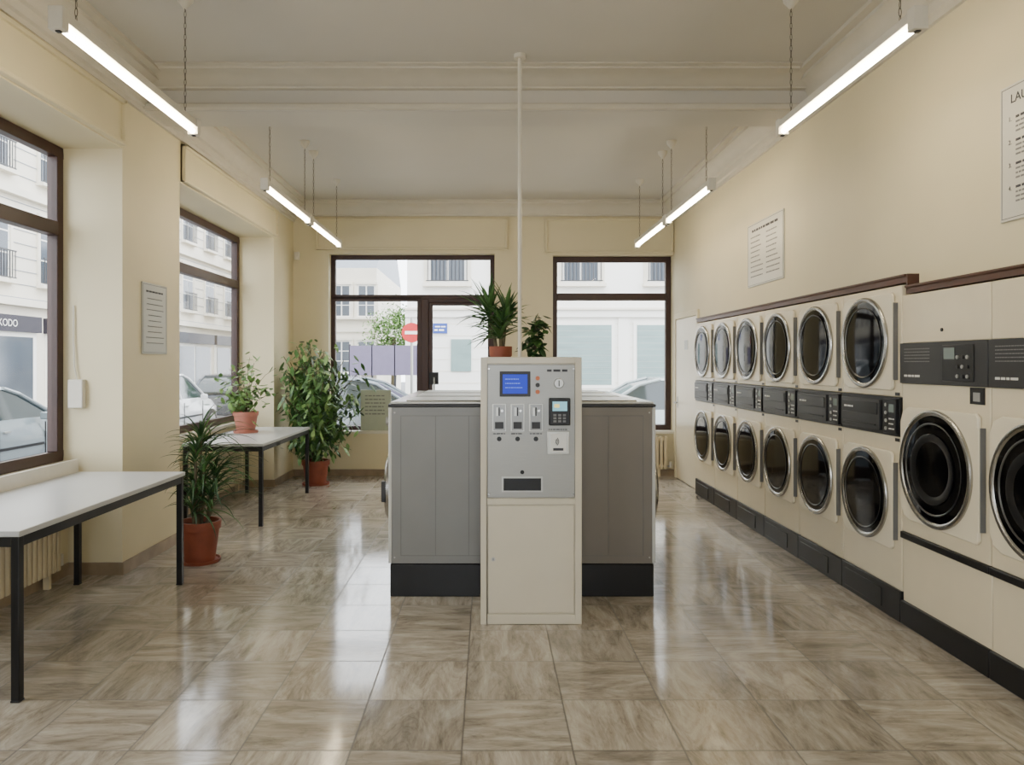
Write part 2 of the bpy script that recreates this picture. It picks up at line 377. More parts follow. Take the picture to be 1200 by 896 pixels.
# ------------------------------------------------------------------ laundry machine doors
def round_door(parent,cx,cz,R,label_kind='dryer'):
    d=empty('door',(cx,0,cz)); d.parent=parent
    hw=R+0.015
    p=MB()
    c=0.09; x0,x1,z1=-hw,hw+0.022,hw*0.97
    poly=[(x0+c,-z1),(x1-0.02,-z1),(x1,-z1+0.02),(x1,z1-0.02),(x1-0.02,z1),(x0+c,z1),(x0+c*.3,z1-c*.3),(x0,z1-c),(x0,-z1+c),(x0+c*.3,-z1+c*.3)]
    p.prism(poly,'y',-0.022,-0.002,CREAM2)
    p.obj('door_plate',d,bevel=0.006)
    r=MB(); o=(0,-0.020,0)
    r.rev([(R,-0.002),(R,0.012),(R-0.004,0.018),(R-0.010,0.020),(R-0.023,0.018),(R-0.028,0.014),(R-0.032,0.010)],o,(0,-1,0),CHROME,56)
    r.obj('door_ring',d,label='polished chrome ring')
    g=MB()
    g.rev([(R-0.030,0.011),(R-0.06,0.013),(R*0.6,0.016),(R*0.3,0.018),(1e-5,0.019)],o,(0,-1,0),DARKGL,56)
    g.obj('door_glass',d,label='dark round glass')
    g=MB(); g.rev([(R*0.78,0.0145),(R*0.785,0.018),(R*0.77,0.019),(R*0.755,0.0150)],o,(0,-1,0),DRUMS,48); g.obj('drum_rim',d,label='dull steel drum rim behind glass')
    h=MB(); h.box(x1+0.004,x1+0.026,-0.036,-0.0,-R*0.80,R*0.80,CREAM2).box(x1+0.026,x1+0.029,-0.030,-0.0,-R*0.80,R*0.80,SEAM)
    h.obj('door_handle',d,bevel=0.003)
    return d
W=0.73
def stacked(loc):
    e=empty('stacked_dryer',loc,-R90,label='cream stacked tumble dryer with two round chrome doors',category='dryer',group='row of stacked dryers')
    hw=W/2-0.003
    b=MB(); b.box(-hw,hw,0.0,0.8,0.19,1.105,CREAM).box(-hw,hw,0.0,0.8,1.345,2.015,CREAM).box(-hw,hw,0.01,0.8,1.105,1.345,CREAM).box(-hw+0.004,hw-0.004,0.005,0.05,0.1,0.2,CREAM)
    b.obj('body',e,bevel=0.006)
    k=MB(); k.box(-hw,hw,-0.012,0.75,0.0,0.185,BLACK).box(-hw+0.05,hw-0.2,-0.018,-0.01,0.03,0.15,BLACK)
    k.obj('base',e,bevel=0.005)
    p=MB(); p.box(-hw,hw,-0.012,0.01,1.107,1.343,BLACK)
    p.box(-hw+0.03,hw-0.2,-0.03,-0.01,1.13,1.32,DGREY).box(-hw+0.05,hw-0.22,-0.034,-0.03,1.225,1.30,BLACK).box(-hw+0.06,hw-0.24,-0.036,-0.03,1.155,1.165,BLACK)
    p.box(hw-0.165,hw-0.02,-0.026,-0.01,1.12,1.33,BLACK)
    p.obj('control_panel',e,bevel=0.003)
    for i in range(4):
        MB().cyl((hw-0.125,-0.032,1.15+i*0.048),(hw-0.125,-0.024,1.15+i*0.048),0.011,STEEL,12).obj('button',e)
    MB().box(hw-0.095,hw-0.04,-0.0275,-0.025,1.25,1.30,GREENLCD).obj('display',e)
    q=MB()
    for i in range(3): dashes(q,hw-0.095,hw-0.035,1.15+i*0.03,0.008,WINK,y=-0.0275,seed=i)
    dashes(q,-hw+0.08,-hw+0.2,1.262,0.012,WINK,y=-0.0355,seed=5)
    q.obj('panel_print',e)
    MB().box(hw-0.07,hw-0.02,-0.002,0.0,1.352,1.372,BLACK).obj('label_plate',e)
    MB().box(hw-0.07,hw-0.02,-0.002,0.0,1.075,1.095,BLACK).obj('label_plate',e)
    round_door(e,-0.035,1.68,0.292); round_door(e,-0.035,0.715,0.292)
    return e
s0=stacked((2.47,4.43+W/2,0))
for i in range(1,6): copy_tree(s0,(2.47,4.43+W/2+W*i,0))
W2=0.785
def bigwasher(loc):
    e=empty('front_load_washer',loc,-R90,label='large cream front-loading washer with chrome porthole door',category='washing machine',group='large front-loading washers')
    hw=W2/2-0.003
    b=MB(); b.box(-hw,hw,0,0.8,0.55,1.43,CREAM).box(-hw,hw,0.006,0.8,0.13,0.51,CREAM).box(-hw,hw,0,0.8,1.665,1.95,CREAM).box(-hw,hw,0.012,0.8,0.5,1.67,CREAM)
    b.obj('body',e,bevel=0.005)
    MB().box(-hw,hw,-0.012,0.75,0,0.14,BLACK).obj('base',e,bevel=0.005)
    MB().box(-hw,hw,-0.014,0.03,0.51,0.55,BLACK).obj('black_strip',e,bevel=0.004)
    MB().cyl((0.0,-0.006,1.73),(0,0.002,1.73),0.010,BLACK,14).obj('lock',e)
    p=MB(); p.box(-hw,hw,-0.016,0.02,1.43,1.665,DGREY).box(0.03,0.29,-0.022,-0.015,1.452,1.645,BLACK).obj('control_panel',e,bevel=0.004)
    MB().box(0.05,0.14,-0.024,-0.02,1.57,1.63,GREENLCD).obj('display',e,label='small grey display')
    for i in range(3):
        for j in range(3): MB().cyl((0.17+i*0.04,-0.03,1.48+j*0.05),(0.17+i*0.04,-0.02,1.48+j*0.05),0.010,DGREY if (i+j)%2 else STEEL,12).obj('button',e)
    q=MB()
    for i in range(5): dashes(q,-hw+0.05,-hw+0.3,1.63-i*0.018,0.005,GINK,y=-0.0175,seed=i)
    dashes(q,-hw+0.05,-hw+0.22,1.475,0.012,WINK,y=-0.0175,seed=9)
    q.obj('panel_print',e)
    MB().box(0.24,0.35,-0.006,0.0,1.34,1.425,BLACK).box(0.27,0.32,-0.009,-0.005,1.355,1.40,STEEL).obj('card_reader',e)
    d=round_door(e,-0.035,0.965,0.325)
    z=MB(); z.rev([(0.19,0.036),(0.195,0.044),(0.18,0.046),(0.15,0.038)],(0,0,0),(0,-1,0),BLACK,40); z.obj('door_seal',d)
    return e
b0=bigwasher((2.47,4.43-W2/2,0)); copy_tree(b0,(2.47,4.43-W2*1.5,0))

# ------------------------------------------------------------------ island washers
IW=0.66
def island(loc,rot,sidem,lab):
    e=empty('top_panel_washer',loc,rot,label=lab,category='washing machine',group='back-to-back washers in centre island')
    hw=IW/2-0.005; D=0.82
    MB().box(-hw,hw,-0.0,D,0,0.215,BLACK).obj('base',e,bevel=0.006)
    b=MB(); b.box(-hw,hw,0.012,D-0.01,0.22,1.255,sidem)
    for s in (-1,1):
        x0,x1=sorted((s*(hw-0.001),s*(hw+0.0010)))
        for q in (0.07,0.30,0.52,0.74): b.box(x0,x1,q,q+0.003,0.27,1.20,SEAM)
        b.box(x0,x1,0.07,0.744,1.197,1.20,SEAM).box(x0,x1,0.07,0.744,0.27,0.273,SEAM)
        for yy in (0.03,0.78):
            for zz in (0.26,1.22): b.cyl((s*hw,yy,zz),(s*(hw+0.0025),yy,zz),0.006,STEEL,10)
    b.obj('body',e,bevel=0.003)
    MB().box(-hw,hw,-0.012,0.0115,0.22,1.255,WHITEP).obj('front_panel',e,bevel=0.006)
    MB().box(-hw,hw,-0.014,D-0.008,1.257,1.276,DGREY).obj('top_edge',e,bevel=0.004)
    MB().box(-hw+0.015,hw-0.015,0.0,D-0.03,1.276,1.292,WHITEP).box(-hw+0.06,hw-0.06,0.10,D-0.16,1.291,1.30,STEEL).obj('top_panel',e,bevel=0.006,label='light enamel top')
    MB().box(-hw+0.05,hw-0.05,-0.020,-0.0125,1.10,1.20,BLACK).obj('control_panel',e,bevel=0.003)
    MB().cyl((0.18,-0.045,1.15),(0.18,-0.02,1.15),0.028,STEEL,20).obj('knob',e)
    dd=empty('door',(0,-0.012,0.68)); dd.parent=e
    MB().rev([(0.235,0),(0.235,0.03),(0.215,0.045),(0.18,0.04),(0.17,0.02)],(0,0,0),(0,-1,0),CHROME,40).obj('door_ring',dd,label='chrome ring')
    MB().rev([(0.175,0.02),(0.12,0.03),(1e-5,0.035)],(0,0,0),(0,-1,0),DARKGL,40).obj('door_glass',dd,label='dark round glass')
    MB().box(0.2,0.245,-0.06,-0.03,-0.07,0.07,DGREY).obj('door_handle',dd,bevel=0.005)
    return e
IY=4.92
i0=island((-0.65,IY+IW/2,0),-R90,GREYP,'grey-sided front-loading washer in back-to-back island')
i1=island((1.10,IY+IW/2,0),R90,GREYB,'shade-tinted grey-sided front-loading washer in back-to-back island')
for k in (1,2):
    copy_tree(i0,(-0.65,IY+IW*(k+0.5),0)); copy_tree(i1,(1.10,IY+IW*(k+0.5),0))

# pole
p=empty('ceiling_pole',(0.226,5.30,0),label='thin white vertical pole between washers and ceiling',category='pole')
MB().cyl((0,0,0),(0,0,CH-0.02),0.014,PLASTIC,16).obj('pole',p)
MB().cyl((0,0,CH-0.03),(0,0,CH),0.042,PLASTIC,24).obj('flange',p)
MB().cyl((0,0,0),(0,0,0.012),0.04,PLASTIC,20).obj('foot',p)

# ------------------------------------------------------------------ payment kiosk
K=empty('payment_kiosk',(0.2555,4.4,0),label='cream metal payment terminal cabinet with steel control fascia',category='payment kiosk')
k=197.7
def kx(px): return (px-572)/k-0.2555
def kz(py): return 1.55-(py-425)/k
b=MB()
b.box(-0.30,0.30,0.012,0.42,0.0,1.583,KCREAM)
b.box(-0.30,-0.262,0,0.02,0,1.583,KCREAM).box(0.262,0.30,0,0.02,0,1.583,KCREAM).box(-0.262,0.262,0,0.02,1.545,1.583,KCREAM).box(-0.262,0.262,0,0.02,0.0,0.06,KCREAM).box(-0.262,0.262,0,0.02,0.71,0.745,KCREAM)
b.obj('cabinet_body',K,bevel=0.003)
f=MB(); f.box(-0.26,0.26,0.002,0.014,0.75,1.54,FASC); f.obj('fascia',K,bevel=0.003,label='brushed steel control fascia')
dr=MB(); dr.box(-0.256,0.256,0.003,0.014,0.066,0.704,KCREAM).obj('cabinet_door',K,bevel=0.003)
MB().cyl((kx(578),-0.004,kz(655)),(kx(578),0.01,kz(655)),0.012,STEEL,16).box(kx(578)-0.002,kx(578)+0.002,-0.005,0,kz(655)-0.006,kz(655)+0.006,BLACK).obj('keyhole',K)
def kb(name,x0,x1,y0,y1,m,t=0.006,bev=0.0,y=0.002,**pr):
    return MB().box(kx(x0),kx(x1),y-t,y,kz(y1),kz(y0),m).obj(name,K,bevel=bev,**pr)
sc=MB(); sc.box(kx(585.5),kx(621.5),-0.006,0.002,kz(464.5),kz(435),DGREY); sc.obj('screen_bezel',K,bevel=0.003)
kb('screen',589,618,438.5,461,LCD,0.009,label='blue lit display')
q=MB()
for i in range(3): dashes(q,kx(592),kx(608+i*2),kz(444+i*5),0.0035,LCDT,y=-0.0085,seed=i+20)
dashes(q,kx(641),kx(665),kz(434),0.014,INK,y=0.0005,seed=3)
for x in (577,598,620): dashes(q,kx(x+1),kx(x+15),kz(508),0.006,INK,y=0.0005,seed=x)
dashes(q,kx(643),kx(665),kz(503),0.006,INK,y=0.0005,seed=31)
q.obj('fascia_print',K)
for i,(yy,m) in enumerate(((443,ORANGE),(451,DGREY),(459,ORANGE))):
    MB().cyl((kx(630),-0.008,kz(yy)),(kx(630),0.003,kz(yy)),0.013,m,20).obj('button',K)
c=MB(); c.rev([(1e-5,0.008),(0.026,0.008),(0.03,0.0)],(kx(655),0.002,kz(449)),(0,-1,0),STEEL,24); c.box(kx(655)-0.003,kx(655)+0.003,-0.008,0.0,kz(449)-0.018,kz(449)+0.018,BLACK); c.obj('coin_slot',K)
t=MB(); t.box(kx(643),kx(668),-0.03,0.002,kz(498),kz(466),BLACK).obj('card_terminal',K,bevel=0.006)
MB().box(kx(647),kx(664),-0.033,-0.029,kz(481),kz(470),CARDLCD).box(kx(649),kx(655),-0.0335,-0.029,kz(477),kz(473),CARDL2).obj('terminal_screen',K,label='lit colour screen')
q=MB()
for i in range(3):
    for j in range(3): q.box(kx(648+j*5.5),kx(651.5+j*5.5),-0.033,-0.029,kz(487+i*3.6),kz(484.6+i*3.6),GINK)
q.obj('terminal_keypad',K)
PALES=mat('pale_satin_metal',rgb(186,186,180),0.3,0.5)
COINM=mat('coin_mechanism_metal',rgb(128,128,126),0.32,0.6)
WPL=mat('white_plate',rgb(222,222,218),0.4)
for x in (577,598.5,620):
    c=MB(); c.box(kx(x),kx(x+16),-0.008,0.002,kz(505),kz(473),PALES).box(kx(x+1.2),kx(x+14.8),-0.011,-0.007,kz(504),kz(474),COINM)
    c.box(kx(x+7.3),kx(x+8.7),-0.0125,-0.010,kz(487),kz(477),BLACK)
    c.box(kx(x+4),kx(x+7),-0.02,-0.010,kz(487),kz(477),STEEL)
    c.box(kx(x+3),kx(x+13),-0.0125,-0.010,kz(502),kz(494),DGREY).cyl((kx(x+11.3),-0.018,kz(481)),(kx(x+11.3),-0.01,kz(481)),0.009,CHROME,16)
    c.obj('coin_selector',K,bevel=0.0015,label='grey metal coin mechanism')
    MB().cyl((kx(x+8),-0.006,kz(514)),(kx(x+8),0.003,kz(514)),0.014,BLACK,20).obj('return_button',K)
MB().box(kx(641),kx(667),-0.010,0.002,kz(532),kz(505),PALES).obj('contactless_reader',K,bevel=0.003)
c=MB(); c.box(kx(645),kx(663.5),-0.0125,-0.0095,kz(529),kz(508),WPL)
for rr in (0.012,0.02,0.028):
    path=[(kx(649)+rr*math.cos(a),-0.0135,kz(517)+rr*math.sin(a)) for a in [(-0.85+i*0.17) for i in range(11)]]
    c.tube(path,0.0022,INK,5)
c.box(kx(648),kx(660),-0.0135,-0.012,kz(527.5),kz(524.5),INK)
c.obj('contactless_symbol',K,label='white plate with contactless payment arcs')
c=MB(); c.box(kx(588),kx(636),-0.006,0.002,kz(576),kz(558),STEEL).box(kx(590),kx(634),-0.0075,-0.004,kz(574.5),kz(560),BLACK).obj('change_tray',K,bevel=0.001)
MB().cyl((kx(612),-0.003,kz(553)),(kx(612),0.003,kz(553)),0.012,BLACK,20).obj('lock',K)
for x,y in ((573,432),(672,432),(573,579),(672,579)): MB().cyl((kx(x),-0.001,kz(y)),(kx(x),0.003,kz(y)),0.005,CHROME,12).obj('screw',K)

# ------------------------------------------------------------------ tables
def table(loc,lab):
    e=empty('folding_table',loc,label=lab,category='table',group='long laundry folding tables')
    Wd,Ln,H=0.77,1.85,0.785
    MB().box(-Wd/2,Wd/2,-Ln/2,Ln/2,H-0.028,H,TTOP).obj('table_top',e,bevel=0.004)
    a=MB(); t=0.035
    for s in (-1,1):
        x0,x1=sorted((s*(Wd/2-0.01),s*(Wd/2-0.01-t))); a.box(x0,x1,-Ln/2+0.01,Ln/2-0.01,H-0.075,H-0.028,TFRAME)
        y0,y1=sorted((s*(Ln/2-0.01),s*(Ln/2-0.01-t))); a.box(-Wd/2+0.045,Wd/2-0.045,y0,y1,H-0.075,H-0.028,TFRAME)
    a.obj('table_frame',e)
    for sx in (-1,1):
        for sy in (-1,1):
            x0,x1=sorted((sx*(Wd/2-0.008),sx*(Wd/2-0.008-0.038))); y0,y1=sorted((sy*(Ln/2-0.008),sy*(Ln/2-0.008-0.038)))
            MB().box(x0,x1,y0,y1,0.008,H-0.03,TFRAME).box(x0-0.002,x1+0.002,y0-0.002,y1+0.002,0,0.01,BLACK).obj('leg',e,bevel=0.003)
    return e
t1=table((-2.515,4.30,0),'long grey laminate folding table with black steel legs and low backboard')
t2=copy_tree(t1,(-2.515,7.95,0),label='long grey laminate folding table carrying a potted plant')
MB().box(-0.385,-0.367,-0.925,0.925,0.785,0.875,SILL).obj('backboard',t1,label='low pale backboard')

# radiators
def radiator(loc,rot,L,lab):
    e=empty('radiator',loc,rot,label=lab,category='radiator')
    b=MB(); n=int(L/0.055)
    for i in range(n):
        x=-L/2+(i+0.5)*L/n; b.box(x-0.019,x+0.019,-0.035,0.035,0.10,0.55,RAD)
    b.box(-L/2,L/2,-0.018,0.018,0.12,0.16,RAD).box(-L/2,L/2,-0.018,0.018,0.49,0.53,RAD)
    b.obj('radiator_fins',e,bevel=0.006)
    for x in (-L/2+0.1,L/2-0.13): MB().box(x,x+0.03,-0.02,0.02,0,0.12,RAD).obj('foot',e)
    MB().cyl((L/2,0,0.14),(L/2+0.06,0,0.14),0.012,STEEL).cyl((L/2+0.045,0,0.12),(L/2+0.045,0,0.20),0.018,PLASTIC).obj('valve',e)
radiator((-3.02,3.9,0),R90,2.6,'cream ribbed radiator beneath window')
radiator((-3.02,7.85,0),R90,2.4,'cream ribbed radiator beneath window')
radiator((1.72,YB-0.06,0),0,1.45,'cream ribbed radiator beneath shop window')

# ------------------------------------------------------------------ wall signs
def sign(loc,rot,w,h,board,lab,head=None,seed=1,numbered=False,align='L'):
    e=empty('wall_sign',loc,rot,label=lab,category='sign')
    MB().box(-w/2,w/2,-0.012,0,0,h,board).obj('sign_board',e,bevel=0.003)
    q=MB(); Y=-0.0135
    for a in ((-w/2+.012,w/2-.012,h-.016,h-.012),(-w/2+.012,w/2-.012,.012,.016),(-w/2+.012,-w/2+.016,.012,h-.012),(w/2-.016,w/2-.012,.012,h-.012)): q.box(a[0],a[1],Y,Y+.001,a[2],a[3],GINK)
    r=random.Random(seed)
    if not head: dashes(q,-w*0.36,w*0.36,h*0.88,0.022 if w>0.6 else 0.014,INK,y=Y,seed=seed)
    if numbered:
        for i in range(4):
            z=h*0.73-i*h*0.17
            dashes(q,-w*0.38,w*0.40,z+0.012,0.012,INK,y=Y,seed=seed+i)
            for j in range(3): dashes(q,-w*0.38,w*r.uniform(0.1,0.4),z-0.012-0.022*j,0.009,GINK,y=Y,seed=seed+i*5+j+9)
    else:
        for i in range(9):
            z=h*0.78-i*h*0.078
            ww=r.uniform(0.25,0.38)*w
            if w>0.6:
                dashes(q,-w*0.4,-w*0.4+ww,z,0.011,GINK,y=Y,seed=seed+i); dashes(q,w*0.05,w*0.05+ww,z,0.011,GINK,y=Y,seed=seed+i+3)
            else: dashes(q,-ww,ww,z,0.007,GINK,y=Y,seed=seed+i)
    q.obj('sign_print',e)
    if head: text(e,head,0.062,-w*0.42,h*0.86,-0.013,INK)
    if numbered:
        for i in range(4): text(e,'%d.'%(i+1),0.032,-w*0.435,h*0.73-i*h*0.17+0.0,-0.013,INK)
    return e
sign((XR,6.82,2.28),-R90,0.88,0.60,SIGNM,'white printed notice board on cream wall above dryers',seed=4)
sign((XR,3.22,2.24),-R90,0.92,0.66,SIGNM,'white printed instruction board on cream wall above washers',head='LAUNDRY',seed=8,numbered=True)
sign((XL,5.95,1.62),R90,0.44,0.56,SIGNG,'grey printed notice on pillar between windows',seed=12)
e=empty('wall_box',(-3.0,5.44,1.22),label='small white electrical box with hanging cable',category='electrical box')
MB().box(-0.055,0.055,-0.05,0,0,0.21,PLASTIC).obj('box_cover',e,bevel=0.008)
MB().tube([(0.0,-0.02,0.2),(-0.02,-0.02,0.3),(-0.03,-0.015,0.5),(-0.03,-0.012,0.75)],0.005,PLASTIC,8).obj('cable',e)
e=empty('motion_sensor',(-2.62,YB,3.02),label='small white motion sensor high on wall',category='sensor')
MB().box(-0.035,0.035,-0.05,0,-0.06,0.05,PLASTIC).obj('sensor_body',e,bevel=0.012)
MB().rev([(0.022,0.0),(0.018,0.012),(1e-5,0.016)],(0,-0.05,-0.02),(0,-1,0),PLASTIC,16).obj('sensor_lens',e)
e=empty('display_board',(-1.55,10.27,0.616),label='pale translucent notice panel standing on window sill',category='panel')
PALE=mat('pale_green_board',rgb(170,178,160),0.5)
MB().box(-0.21,0.21,-0.02,0.0,0,0.56,PALE).obj('board',e,bevel=0.004)
q=MB()
for i in range(6): dashes(q,-0.15,0.13,0.48-i*0.05,0.016,GINK,y=-0.0215,seed=i+60)
q.obj('board_print',e)

# ------------------------------------------------------------------ plants
def blade(mb,base,az,e0,e1,L,wd,m,n=7,fold=0.25):
    p=Vector(base); vs=[];fs=[]
    side=Vector((-math.sin(az),math.cos(az),0))
    for i in range(n+1):
        t=i/n; el=e0+(e1-e0)*t
        w_=wd*min(1,(0.35+t*3))*(1-t**2.2)+0.0008
        up=Vector((-math.sin(el)*math.cos(az),-math.sin(el)*math.sin(az),math.cos(el)))
        vs+= [p-side*w_/2+up*w_*fold,p,p+side*w_/2+up*w_*fold]
        p=p+Vector((math.cos(el)*math.cos(az),math.cos(el)*math.sin(az),math.sin(el)))*(L/n)
    for i in range(n):
        a=i*3; fs+=[(a,a+1,a+4,a+3),(a+1,a+2,a+5,a+4)]
    mb.add(vs,fs,m)
def leaf(mb,base,az,el,L,wd,m):
    d=Vector((math.cos(el)*math.cos(az),math.cos(el)*math.sin(az),math.sin(el)))
    side=Vector((-math.sin(az),math.cos(az),random.uniform(-.4,.4))).normalized(); up=d.cross(side)*-1
    b=Vector(base); prof=[(0,0.05),(0.25,0.8),(0.5,1.0),(0.78,0.6),(1,0.03)]
    vs=[];fs=[]
    for t,w_ in prof:
        c=b+d*L*t-Vector((0,0,1))*L*0.25*t*t
        vs+=[c-side*wd/2*w_+up*wd*0.12*w_,c,c+side*wd/2*w_+up*wd*0.12*w_]
    for i in range(4):
        a=i*3; fs+=[(a,a+1,a+4,a+3),(a+1,a+2,a+5,a+4)]
    mb.add(vs,fs,m)
def pot(e,r,h,m,soil=True):
    MB().rev([(1e-5,0),(r*0.72,0),(r*0.93,h*0.8),(r*1.0,h*0.8),(r*1.02,h),(r*0.92,h),(r*0.88,h*0.86),(1e-5,h*0.86)],(0,0,0.012),(0,0,1),m,32).obj('pot',e)
    MB().rev([(1e-5,0),(r*0.95,0),(r*1.0,0.025),(r*0.95,0.025),(r*0.9,0.012),(1e-5,0.012)],(0,0,0),(0,0,1),m,32).obj('saucer',e)
    MB().rev([(1e-5,h*0.9+.012),(r*0.5,h*0.89+.012),(r*0.89,h*0.87+.012)],(0,0,0),(0,0,1),SOIL,24).obj('soil',e)
# floor plant with long arching leaves
e=empty('potted_dracaena',(-2.25,5.80,0),label='bushy plant with long thin arching leaves in terracotta pot on floor',category='potted plant')
pot(e,0.155,0.31,TERRA)
st=MB();fo=MB()
for (x,y,z) in ((0.03,0.0,0.74),(-0.06,0.05,0.60),(0.08,-0.02,0.52),(-0.02,-0.05,0.88),(-0.03,0.09,0.94),(0.09,0.06,0.66),(-0.04,-0.05,0.48)):
    st.tube([(x*.3,y*.3,0.26),(x*.8,y*.8,z*0.6),(x,y,z)],0.012,BARK)
    for i in range(32):
        az=random.uniform(0,6.283); e0=random.uniform(0.5,1.5)
        L_=random.uniform(0.36,0.56)*(0.66 if math.cos(az)<-0.2 else 1.0)*(0.8 if math.sin(az)<-0.4 else 1.0)
        blade(fo,(x,y,z-random.uniform(0,0.14)),az,e0,e0-random.uniform(1.2,2.1),L_,0.023,random.choice((LEAF1,LEAF1,LEAF2)),n=9)
st.obj('stem',e); fo.obj('foliage',e,normals=False)
def bush(e,stems,leaves,cz,rx,rz,z0,L,wd,ms,sr=0.012,spread=0.16,rmin=0.3,xmin=-9,ymax=9,droop=(-0.9,0.6)):
    st=MB();fo=MB(); tips=[]
    def cl(v):
        v=v.copy()
        if v.x<xmin: v.x=xmin+random.uniform(0,.05)
        if v.y>ymax: v.y=ymax-random.uniform(0,.05)
        return v
    for i in range(stems):
        a=random.uniform(0,6.283); r=random.uniform(rmin,1.0)
        tz=cz+rz*random.uniform(-0.6,0.95); rr=rx*r*math.sqrt(max(0.05,1-((tz-cz)/rz)**2))
        tip=cl(Vector((rr*math.cos(a),rr*math.sin(a),tz))); b0=Vector((random.uniform(-.02,.02),random.uniform(-.02,.02),z0))
        mid=b0.lerp(tip,0.55); mid.x*=0.6; mid.y*=0.6; mid.z+=0.05*rz
        path=[b0,b0.lerp(mid,.5)+Vector((random.uniform(-.02,.02),random.uniform(-.02,.02),0)),mid,mid.lerp(tip,.5)+Vector((0,0,.03)),tip]
        st.tube(path,sr*0.32,BARK,6); tips.append(path)
    st.tube([(0,0,z0-.02),(0.01,0.01,(z0+cz)/2),(0,0,cz)],sr,BARK,8)
    for i in range(leaves):
        p=random.choice(tips); t=random.uniform(1.2,3.99); j=int(t); q=p[j].lerp(p[min(j+1,4)],t-j) if j<4 else p[4]
        off=Vector((random.gauss(0,1),random.gauss(0,1),random.gauss(0,1)))*rx*spread
        leaf(fo,cl(q+off),random.uniform(0,6.283),random.uniform(*droop),L*random.uniform(.7,1.2),wd,random.choice(ms))
    st.obj('stem',e); fo.obj('foliage',e,normals=False)
e=empty('potted_ficus',(-2.20,9.48,0),label='tall leafy ficus in terracotta pot on floor by wall',category='potted plant')
pot(e,0.175,0.30,TERRA); bush(e,60,2300,1.08,0.60,0.80,0.28,0.11,0.052,(LEAF1,LEAF2,LEAF2,LEAF3),0.016,0.14,0.4,-0.36,0.52,(-1.3,0.2))
e=empty('potted_plant',(-2.66,8.15,0.785),label='light green leafy plant in pinkish pot on table',category='potted plant')
pot(e,0.135,0.22,TERRA2); bush(e,26,300,0.50,0.42,0.35,0.2,0.085,0.05,(LEAF3,LEAF2,LEAF3),0.008,0.12,0.5)
# yucca on island
e=empty('potted_yucca',(0.095,5.62,1.302),label='spiky sword-leaved yucca in terracotta pot on washers',category='potted plant')
pot(e,0.085,0.36,TERRA); st=MB();fo=MB()
for (x,y,z) in ((0,0,0.52),(-0.08,0.03,0.64),(0.04,0.02,0.62)):
    st.tube([(x*.3,y*.3,0.3),(x,y,z)],0.014,BARK)
    for i in range(46):
        az=random.uniform(0,6.283); e0=random.uniform(-0.2,1.5)
        blade(fo,(x,y,z-random.uniform(0,0.1)),az,e0,e0-random.uniform(0.1,0.9),random.uniform(0.24,0.36)*(0.75 if math.cos(az)>0.3 else 1),0.034,random.choice((LEAF1,LEAF2,LEAF2)),n=5)
st.obj('stem',e); fo.obj('foliage',e,normals=False)
e=empty('potted_plant',(0.37,5.93,1.302),label='broad-leaved plant in terracotta pot on washers',category='potted plant')
pot(e,0.09,0.24,TERRA); bush(e,10,110,0.46,0.11,0.18,0.22,0.09,0.055,(LEAF1,LEAF2),0.008)

# ------------------------------------------------------------------ outside
ASPH=mat('asphalt',rgb(112,112,114),0.85,var=0.12,scale=2)
PAVE=mat('pavement',rgb(160,156,148),0.8,var=0.1,scale=2)
STONE=mat('pale_stone_facade',rgb(222,215,200),0.8,var=0.06,scale=0.7)
WHITEF=mat('white_facade',rgb(236,234,228),0.8,var=0.03,scale=0.5)
SHADE=mat('green_grey_shopfront_pane',rgb(122,144,142),0.3,var=0.12,scale=1,stretch=(1,1,6))
DWIN=mat('exterior_window_glass',rgb(70,78,88),0.1,var=0.2,scale=0.6)
SHOP=mat('shop_sign_board',rgb(36,32,46),0.5)
RAIL=mat('iron_railing',rgb(44,44,48),0.5)
ROOFZ=mat('zinc_roof',rgb(128,134,142),0.5)
GZ=-0.25
MB().box(-24,28,-14,70,GZ-0.2,GZ,ASPH).obj('road',kind='structure',label='grey asphalt street',category='road')
pv=MB(); pv.box(-5.2,6,10.46,12.4,GZ,-0.13,PAVE).box(-5.2,-3.21,-6,10.46,GZ,-0.13,PAVE).box(-14.5,-11.8,-8,66,GZ,-0.13,PAVE).box(-2.8,24,20.2,22,GZ,-0.13,PAVE)
pv.obj('sidewalk',kind='structure',label='pale concrete pavement',category='sidewalk')
def fwindow(parent,loc,rot,w,h,rail=True,name='window'):
    m=MB(); m.box(-w/2,w/2,-0.02,0.05,0,h,WHITEF).box(-w/2+.08,-0.03,-0.03,0,.08,h-.08,DWIN).box(0.03,w/2-.08,-0.03,0,.08,h-.08,DWIN)
    m.box(-w/2+.08,w/2-.08,-0.04,-0.02,h*.36,h*.38,WHITEF).box(-w/2+.08,w/2-.08,-0.04,-0.02,h*.66,h*.68,WHITEF)
    m.box(-w/2-.1,w/2+.1,-0.10,0,h,h+.12,STONE).box(-w/2-.12,-w/2,-0.07,0,-.05,h,STONE).box(w/2,w/2+.12,-0.07,0,-.05,h,STONE)
    if rail:
        m.box(-w/2-.05,w/2+.05,-0.22,-0.19,.85,.89,RAIL).box(-w/2-.05,w/2+.05,-0.22,-0.19,.05,.08,RAIL)
        for i in range(11):
            x=-w/2+i*w/10; m.box(x-.012,x+.012,-0.215,-0.195,.05,.87,RAIL)
    m.box(-w/2-.15,w/2+.15,-0.25,0,-.1,0,STONE)
    return m.obj(name,parent,loc=loc,rot=rot)
B=empty('apartment_building',(-14.5,26,GZ),0,label='pale stone apartment building with ground-floor shops',category='building')
f=MB(); f.box(-8,0,-32,36,0,13.5,STONE)
for z in (3.55,6.9,10.2): f.box(0,0.22,-32,36,z,z+.22,STONE)
for i in range(22): f.box(-0.01,0.02,-32,36,3.8+i*0.42,3.82+i*0.42,ROOFZ)
f.box(0,0.5,-32,36,13.2,13.6,STONE); f.obj('facade',B)
